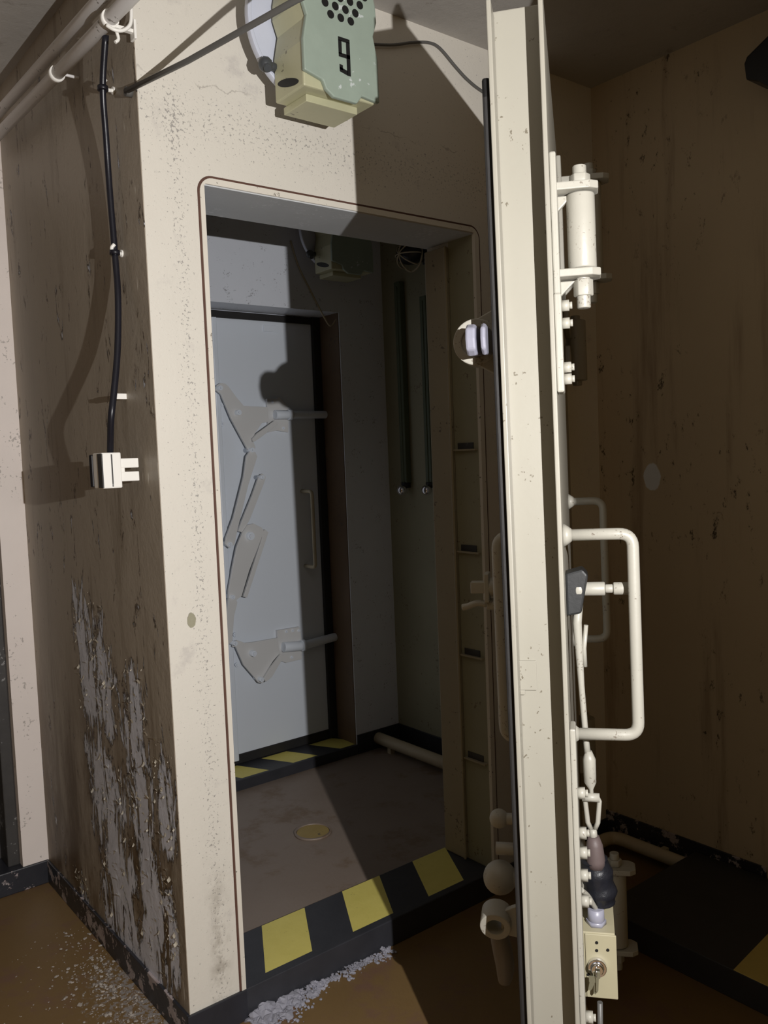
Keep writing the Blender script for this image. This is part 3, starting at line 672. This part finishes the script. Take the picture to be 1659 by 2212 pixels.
# ------------------------------------------------------------------ pipes, clamps, cable on the pier side
PX = -.058
def wall_pipe(name, a, b, r, label, mat='pipe'):
    bm = nb(); A = at(*a,'x',PX); B = at(*b,'x',PX); d = (B-A).normalized()
    s = A + d*((1.095-A.y)/d.y); e = A + d*((-1.3-A.y)/d.y); tube(bm, [s,e], r, 18)
    o = obj(name, bm, M[mat]); tag(o, label, 'pipe', 'pipes along the pier side'); return lambda y: A + d*((y-A.y)/d.y)
lo = wall_pipe('conduit_pipe', (0,287), (240,38), .0155, 'lower grey pipe under the ceiling along the tan pier side')
hi = wall_pipe('conduit_pipe.001', (0,240), (200,16), .0145, 'upper grey pipe nearest the ceiling along the tan pier side')
def clamp(name, p, big, label):
    r = empty(name, (0,p.y,p.z-.02)); t = Vector((0,-1,0))
    bm = nb(); ring(bm, p+Vector((0,.009,0)), t, .0195, .0158, .018, 28); obj('clamp_band', bm, M['white'], r)
    bm = nb()
    if big: box(bm, (p.x+.012,p.y-.006,p.z-.016), (-.001,p.y+.006,p.z-.008)); box(bm, (-.006,p.y-.012,p.z-.030), (0,p.y+.012,p.z+.012))
    else: cyl(bm, p+Vector((.016,0,.004)), Vector((-.0005,p.y,p.z+.004)), .004, 8)
    obj('clamp_foot', bm, M['white'] if big else M['pipe'], r, bevel=.001)
    if big:
        bm = nb(); tube(bm, smooth_path([p+Vector((-.012,-.012,-.020)), p+Vector((.004,-.018,-.028)), p+Vector((.024,-.020,-.024)), p+Vector((.040,-.022,-.006)), p+Vector((.044,-.022,.030))], 5), .0042, 8)
        tube(bm, smooth_path([p+Vector((.008,-.012,-.022)), p+Vector((.014,-.012,-.042)), p+Vector((.006,-.012,-.052))], 4), .0038, 8); obj('hook_wire', bm, M['white'], r)
    tag(r, label, 'pipe clamp', 'white pipe clamps')
yb = lambda px, py: at(px,py,'x',PX).y
clamp('pipe_clamp', lo(yb(236,46)), True, 'white pipe clamp with wire hook, above the hanging black cable')
clamp('pipe_clamp.001', lo(yb(122,160)), False, 'small white pipe clamp on the lower pipe, further along the pier')
# black cable hanging on hooks, ending in a connector
cp = [(228,75,-.047),(222,190,-.041),(229,297,-.029),(236,400,-.021),(249,557,-.020),(255,642,-.029),(254,754,-.047),(246,850,-.073),(240,905,-.085),(238,985,-.073)]
hc = empty('hanging_cable', at(238,1050,'x',-.085))
tag(hc, 'black cable hanging down the tan pier side to a white connector', 'cable')
bm = nb(); tube(bm, smooth_path([at(x,y,'x',v) for x,y,v in cp], 6), .0078, 12); obj('cable_cord', bm, M['cable'], hc)
for x,y,v in ((222,190,-.041),(248,545,-.021)):
    bm = nb(); p = at(x,y,'x',v); ring(bm, p+Vector((0,0,-.006)), (0,0,1), .0125, .006, .010, 16); obj('cable_tie', bm, M['cable'], hc)
k = at(238,1016,'x',-.072); z0 = at(238,1054,'x',-.072).z; z1 = at(238,978,'x',-.072).z
bm = nb(); ya = at(268,1016,'x',-.055).y
box(bm, (-.105,k.y-.038,z0), (-.058,k.y+.022,z1)); blk = obj('connector_block', bm, M['white'], hc, bevel=.003)
bm = nb(); box(bm, (-.108,k.y+.022,z0+.003), (-.056,k.y+.040,z1-.003)); obj('connector_back', bm, M['blackplastic'], hc, bevel=.003)
bm = nb(); box(bm, (-.106,k.y-.0388,z0+.002), (-.103,k.y-.012,z1-.002)); box(bm, (-.083,k.y-.0395,z0+.004), (-.080,k.y-.037,z1-.004)); o = obj('connector_seam', bm, M['steel'], hc); o.parent = blk
bm = nb(); zc = (z0+z1)/2
for s in (-1,1): box(bm, (-.058,k.y-.030,zc+s*.016-.0115), (-.012,k.y+.004,zc+s*.016+.0115))
box(bm, (-.058,k.y-.028,zc-.006), (-.046,k.y+.002,zc+.006)); o = obj('connector_prongs', bm, M['white'], hc, bevel=.002); o.parent = blk
# wall hooks
def hook(name, px, py, lx, label, shape):
    p = at(px,py,'x',0); bm = nb()
    if shape: box(bm, (-.030,p.y-.012,p.z-.007), (0,p.y+.006,p.z+.007)); cyl(bm, p+Vector((-.030,-.003,0)), p+Vector((-.036,-.003,0)), .005, 10)
    else: tube(bm, smooth_path([p, p+Vector((-.018,-.002,-.002)), p+Vector((-.028,-.006,.008)), p+Vector((-.022,-.010,.018))], 5), .0045, 10); cyl(bm, p, p+Vector((-.004,0,0)), .009, 14)
    tag(obj(name, bm, M['white'], bevel=.001 if shape else 0), label, 'hook', 'white cable hooks')
hook('cable_hook', 246, 196, 0, 'topmost small white hook beside the cable, near the grey rod end', False)
hook('cable_hook.001', 264, 548, 0, 'white hook beside the cable, midway between pipe clamp and connector', False)
hook('cable_hook.002', 270, 857, 0, 'square white peg on the tan pier side above the white connector', True)
# grey rod sticking out from the pier corner
a = Vector((-.014,.03,2.285)); b = Vector((.022,-.215,2.270)); d = (b-a).normalized()
bm = nb(); tube(bm, [a, b, at(640,0,'z',2.275)+Vector((0,0,0)), at(640,0,'z',2.275)+d*.25], .0062, 12); cyl(bm, a+Vector((-.001,0,0)), a+Vector((.014,0,0)), .011, 14)
tag(obj('metal_rod', bm, M['rod']), 'thin grey metal rod sticking out level from the top of the pier corner', 'rod')

# ------------------------------------------------------------------ inside the vestibule
def gauge_pipe(name, px, pt, label):
    t = at(px[0],px[1],'x',1.70); b = at(pt[0],pt[1],'x',1.70); y = (t.y+b.y)/2
    r = empty(name, (1.70,y,b.z)); bm = nb()
    box(bm, (1.688,y-.020,b.z+.03), (1.719,y+.020,t.z)); box(bm, (1.684,y-.004,b.z+.03), (1.69,y+.004,t.z-.02)); obj('pipe_channel', bm, M['green'], r, bevel=.004)
    bm = nb(); cyl(bm, Vector((1.70,y,b.z+.035)), Vector((1.70,y,b.z+.01)), .022, 16); obj('pipe_collar', bm, M['blackplastic'], r)
    bm = nb(); ball(bm, (1.675,y,b.z), .024); obj('chrome_knob', bm, M['chrome'], r)
    tag(r, label, 'wall fitting', 'vertical fittings with chrome knobs')
gauge_pipe('wall_fitting', (876,605), (862,1058), 'left dark green vertical channel with chrome knob on the vestibule wall')
gauge_pipe('wall_fitting.001', (930,636), (917,1058), 'right dark green vertical channel with chrome knob, next to the jamb post')
# dark lamp under the lintel
c = at(893,545,'x',1.60); r = empty('guard_lamp', (1.72,c.y,c.z-.07)); tag(r, 'dark round lamp with wire guard high on the vestibule wall, near the jamb', 'lamp')
bm = nb(); cyl(bm, Vector((1.72,c.y,c.z+.01)), Vector((1.60,c.y,c.z+.01)), .045, 20); box(bm, (1.70,c.y-.07,c.z-.03), (1.72,c.y+.06,c.z+.05)); obj('lamp_base', bm, M['blackplastic'], r, bevel=.004)
bm = nb(); ball(bm, (1.585,c.y,c.z-.01), .060, 1,1.15,.72); obj('lamp_globe', bm, M['blackplastic'], r)
bm = nb()
for k in range(4):
    a = PI*k/4; u = Vector((0,math.cos(a),math.sin(a)))
    tube(bm, [Vector((1.585,c.y,c.z-.015))+u*(.066*math.cos(b))+Vector((-.066*math.sin(b),0,0)) for b in [PI*j/12 for j in range(13)]], .003, 6)
ring(bm, (1.588,c.y,c.z-.015), (1,0,0), .069, .063, .005, 28); obj('wire_guard', bm, M['beige'], r)
# beige pipe low along the inner wall
a = at(822,1592,'z',.075); b = at(975,1668,'z',.075); x = (a.x+b.x)/2
bm = nb(); tube(bm, fillet([Vector((1.715,a.y+.01,.085)), Vector((x,a.y+.01,.085)), Vector((x,WT+.001,.085))], .04, 7), .027, 18)
for yy in (a.y-.12, .55): box(bm, (x-.012,yy-.012,.034), (x+.012,yy+.012,.07))
tag(obj('floor_pipe', bm, M['beige']), 'beige pipe lying low along the inner vestibule wall', 'pipe')
# drain cap in the vestibule floor
c = at(676,1796,'z',.04); r = empty('drain_cap', (c.x,c.y,.035)); tag(r, 'round worn ochre cap set in the vestibule floor', 'drain cap')
bm = nb(); cyl(bm, (c.x,c.y,.034), (c.x,c.y,.040), .062, 40, .060); obj('cap_disc', bm, M['yellow'], r, bevel=.001)
bm = nb(); ring(bm, (c.x,c.y,.034), (0,0,1), .070, .062, .009, 40); obj('cap_rim', bm, M['floor_in'], r)

# ------------------------------------------------------------------ right wall
a = at(1405,1826,'x',1.60); b = at(1659,1950,'x',1.60); zc = (a.z+b.z)/2
bm = nb(); tube(bm, fillet([Vector((1.30,-.06,zc)), Vector((1.60,-.06,zc)), Vector((1.60,-1.95,zc))], .05, 8), .022, 18)
for y in (-.25,-.75): box(bm, (1.60,y-.01,zc-.012), (1.649,y+.01,zc+.012))
tag(obj('heating_pipe', bm, M['beige']), 'dim beige pipe along the foot of the right wall, bending at the corner', 'pipe')
r = empty('wall_lamp', at(1640,140,'x',1.645)); tag(r, 'black lamp housing cut by the right picture edge, high on the right wall', 'lamp')
bm = nb(); prism(bm, [at(x,y,'x',1.53) for x,y in ((1606,138),(1612,122),(1659,75),(1720,60),(1720,215),(1660,188),(1638,176),(1610,172))], (.112,0,0)); obj('lamp_housing', bm, M['blackplastic'], r, bevel=.006)
bm = nb(); prism(bm, [at(x,y,'x',1.645) for x,y in ((1625,120),(1660,95),(1720,90),(1720,180),(1640,168))], (.005,0,0)); obj('mounting_plate', bm, M['darkmetal'], r)

# ------------------------------------------------------------------ crumbs nobody could count
def crumb(bm, x, y, z, s, flat):
    m = Matrix.Translation((x,y,z)) @ Matrix.Rotation(random.uniform(0,6.3),4,'Z') @ Matrix.Rotation(random.uniform(-.4,.4),4,'X') @ Matrix.Diagonal((s*random.uniform(.6,1.4), s*random.uniform(.5,1.2), s*flat, 1))
    for v in bmesh.ops.create_icosphere(bm, subdivisions=1, radius=1, matrix=m)['verts']:
        v.co += Vector((random.uniform(-.3,.3),random.uniform(-.3,.3),random.uniform(-.2,.2)))*s*.6
bm = nb()
for i in range(1000):
    y = random.uniform(-.35,.75); x = -.012-abs(random.gauss(0,.075))-(.02 if random.random()<.5 else 0)
    s = random.choice((.0015,.0018,.002,.0025,.003,.004,.006)); 
    if y > .55 and random.random()<.6: continue
    crumb(bm, x, y, s*.4, s, .45)
for i in range(260):
    s = random.choice((.0012,.0016,.002,.003)); crumb(bm, random.uniform(-.5,-.02), random.uniform(-.4,.7), s*.4, s, .45)

fl = bm; bm = nb()
def curl(y, z, w, h, lift):
    a = random.uniform(-.5,.5); ca, sa = math.cos(a), math.sin(a); pts = []
    for k in range(4):
        t = k/3
        for e in (-1,1):
            yy = e*w*(1-.35*t*random.random()); zz = h*(t-.5)
            pts.append(bm.verts.new((-.0006-lift*t*t, y+yy*ca-zz*sa, z+yy*sa+zz*ca)))
    for k in range(3):
        f = bm.faces.new((pts[2*k],pts[2*k+1],pts[2*k+3],pts[2*k+2])); f.smooth = True
for i in range(620):
    (p, q), wd = random.choice(PEEL); t = random.random(); z = p[1]+(q[1]-p[1])*t
    y = p[0]+(q[0]-p[0])*t + random.choice((-.55,.55,.1))*wd + random.gauss(0,.012)
    if y < .012 or y > .9 or z < .10: continue
    k = random.choice((.3,.4,.5,.6,.7,.9,1.2)); curl(y, z, .0050*k, random.choice((-1,1,1))*.009*k, .0050*k*random.uniform(.2,1.2))
tag(obj('peeling_paint', bm, M['curl']), 'curled flakes of paint lifting off the lower tan pier side', 'peeling paint', None, 'stuff')
bm = fl
tag(obj('paint_flakes', bm, M['flake']), 'pale paint flakes scattered on the floor below the peeling pier side', 'paint flakes', None, 'stuff')
bm = nb()
for i in range(900):
    t = random.random()**1.25; x = .16+t*.46; big = 1.6 if t < .3 else 1.0
    env = .4+abs(math.sin(t*11+.6))*.9
    y = -.008-abs(random.gauss(0,.014*env*big)); z = max(.001, .020*env*random.random()*math.exp(-abs(y)/.02))
    crumb(bm, x, y, z, random.choice((.0015,.002,.003,.003,.004,.006,.010 if t<.45 else .006))*big, random.uniform(.3,.9))
for i in range(160): crumb(bm, .22+random.gauss(0,.05), -.03-abs(random.gauss(0,.035)), .002, random.choice((.0015,.002,.003,.004,.007)), .5)
tag(obj('plaster_rubble', bm, M['plaster']), 'ridge of grey plaster rubble along the foot of the striped near sill', 'rubble', None, 'stuff')

# ------------------------------------------------------------------ light and camera
ld = bpy.data.lights.new('work_lamp', 'SPOT'); ld.energy = 176; ld.color = (1.0,.975,.955); ld.spot_size = math.radians(178); ld.spot_blend = 0.0; ld.shadow_soft_size = .006
lo_ = bpy.data.objects.new('work_lamp', ld); COL.objects.link(lo_); lo_.location = LAMP
az = math.radians(53+89); dr = Vector((math.cos(az), math.sin(az), 0))
lo_.rotation_euler = dr.to_track_quat('-Z','Y').to_euler()
w = bpy.data.worlds.new('dim_room_light'); S.world = w; w.use_nodes = True
bg = w.node_tree.nodes['Background']; bg.inputs[0].default_value = (1.0,.64,.25,1); bg.inputs[1].default_value = .08
cd = bpy.data.cameras.new('camera'); cam = bpy.data.objects.new('camera', cd); COL.objects.link(cam)
cd.sensor_fit = 'AUTO'; cd.sensor_width = 36; cd.lens = FPX/2212*36; cd.clip_start = .02
cam.matrix_world = Matrix.Translation(CAM) @ ROT.to_4x4()
S.camera = cam
vs = S.view_settings; vs.view_transform = 'Standard'; vs.look = 'None'; vs.gamma = 1; vs.use_curve_mapping = False; vs.exposure = 0
print('SL', _sl, _s0, _s1)
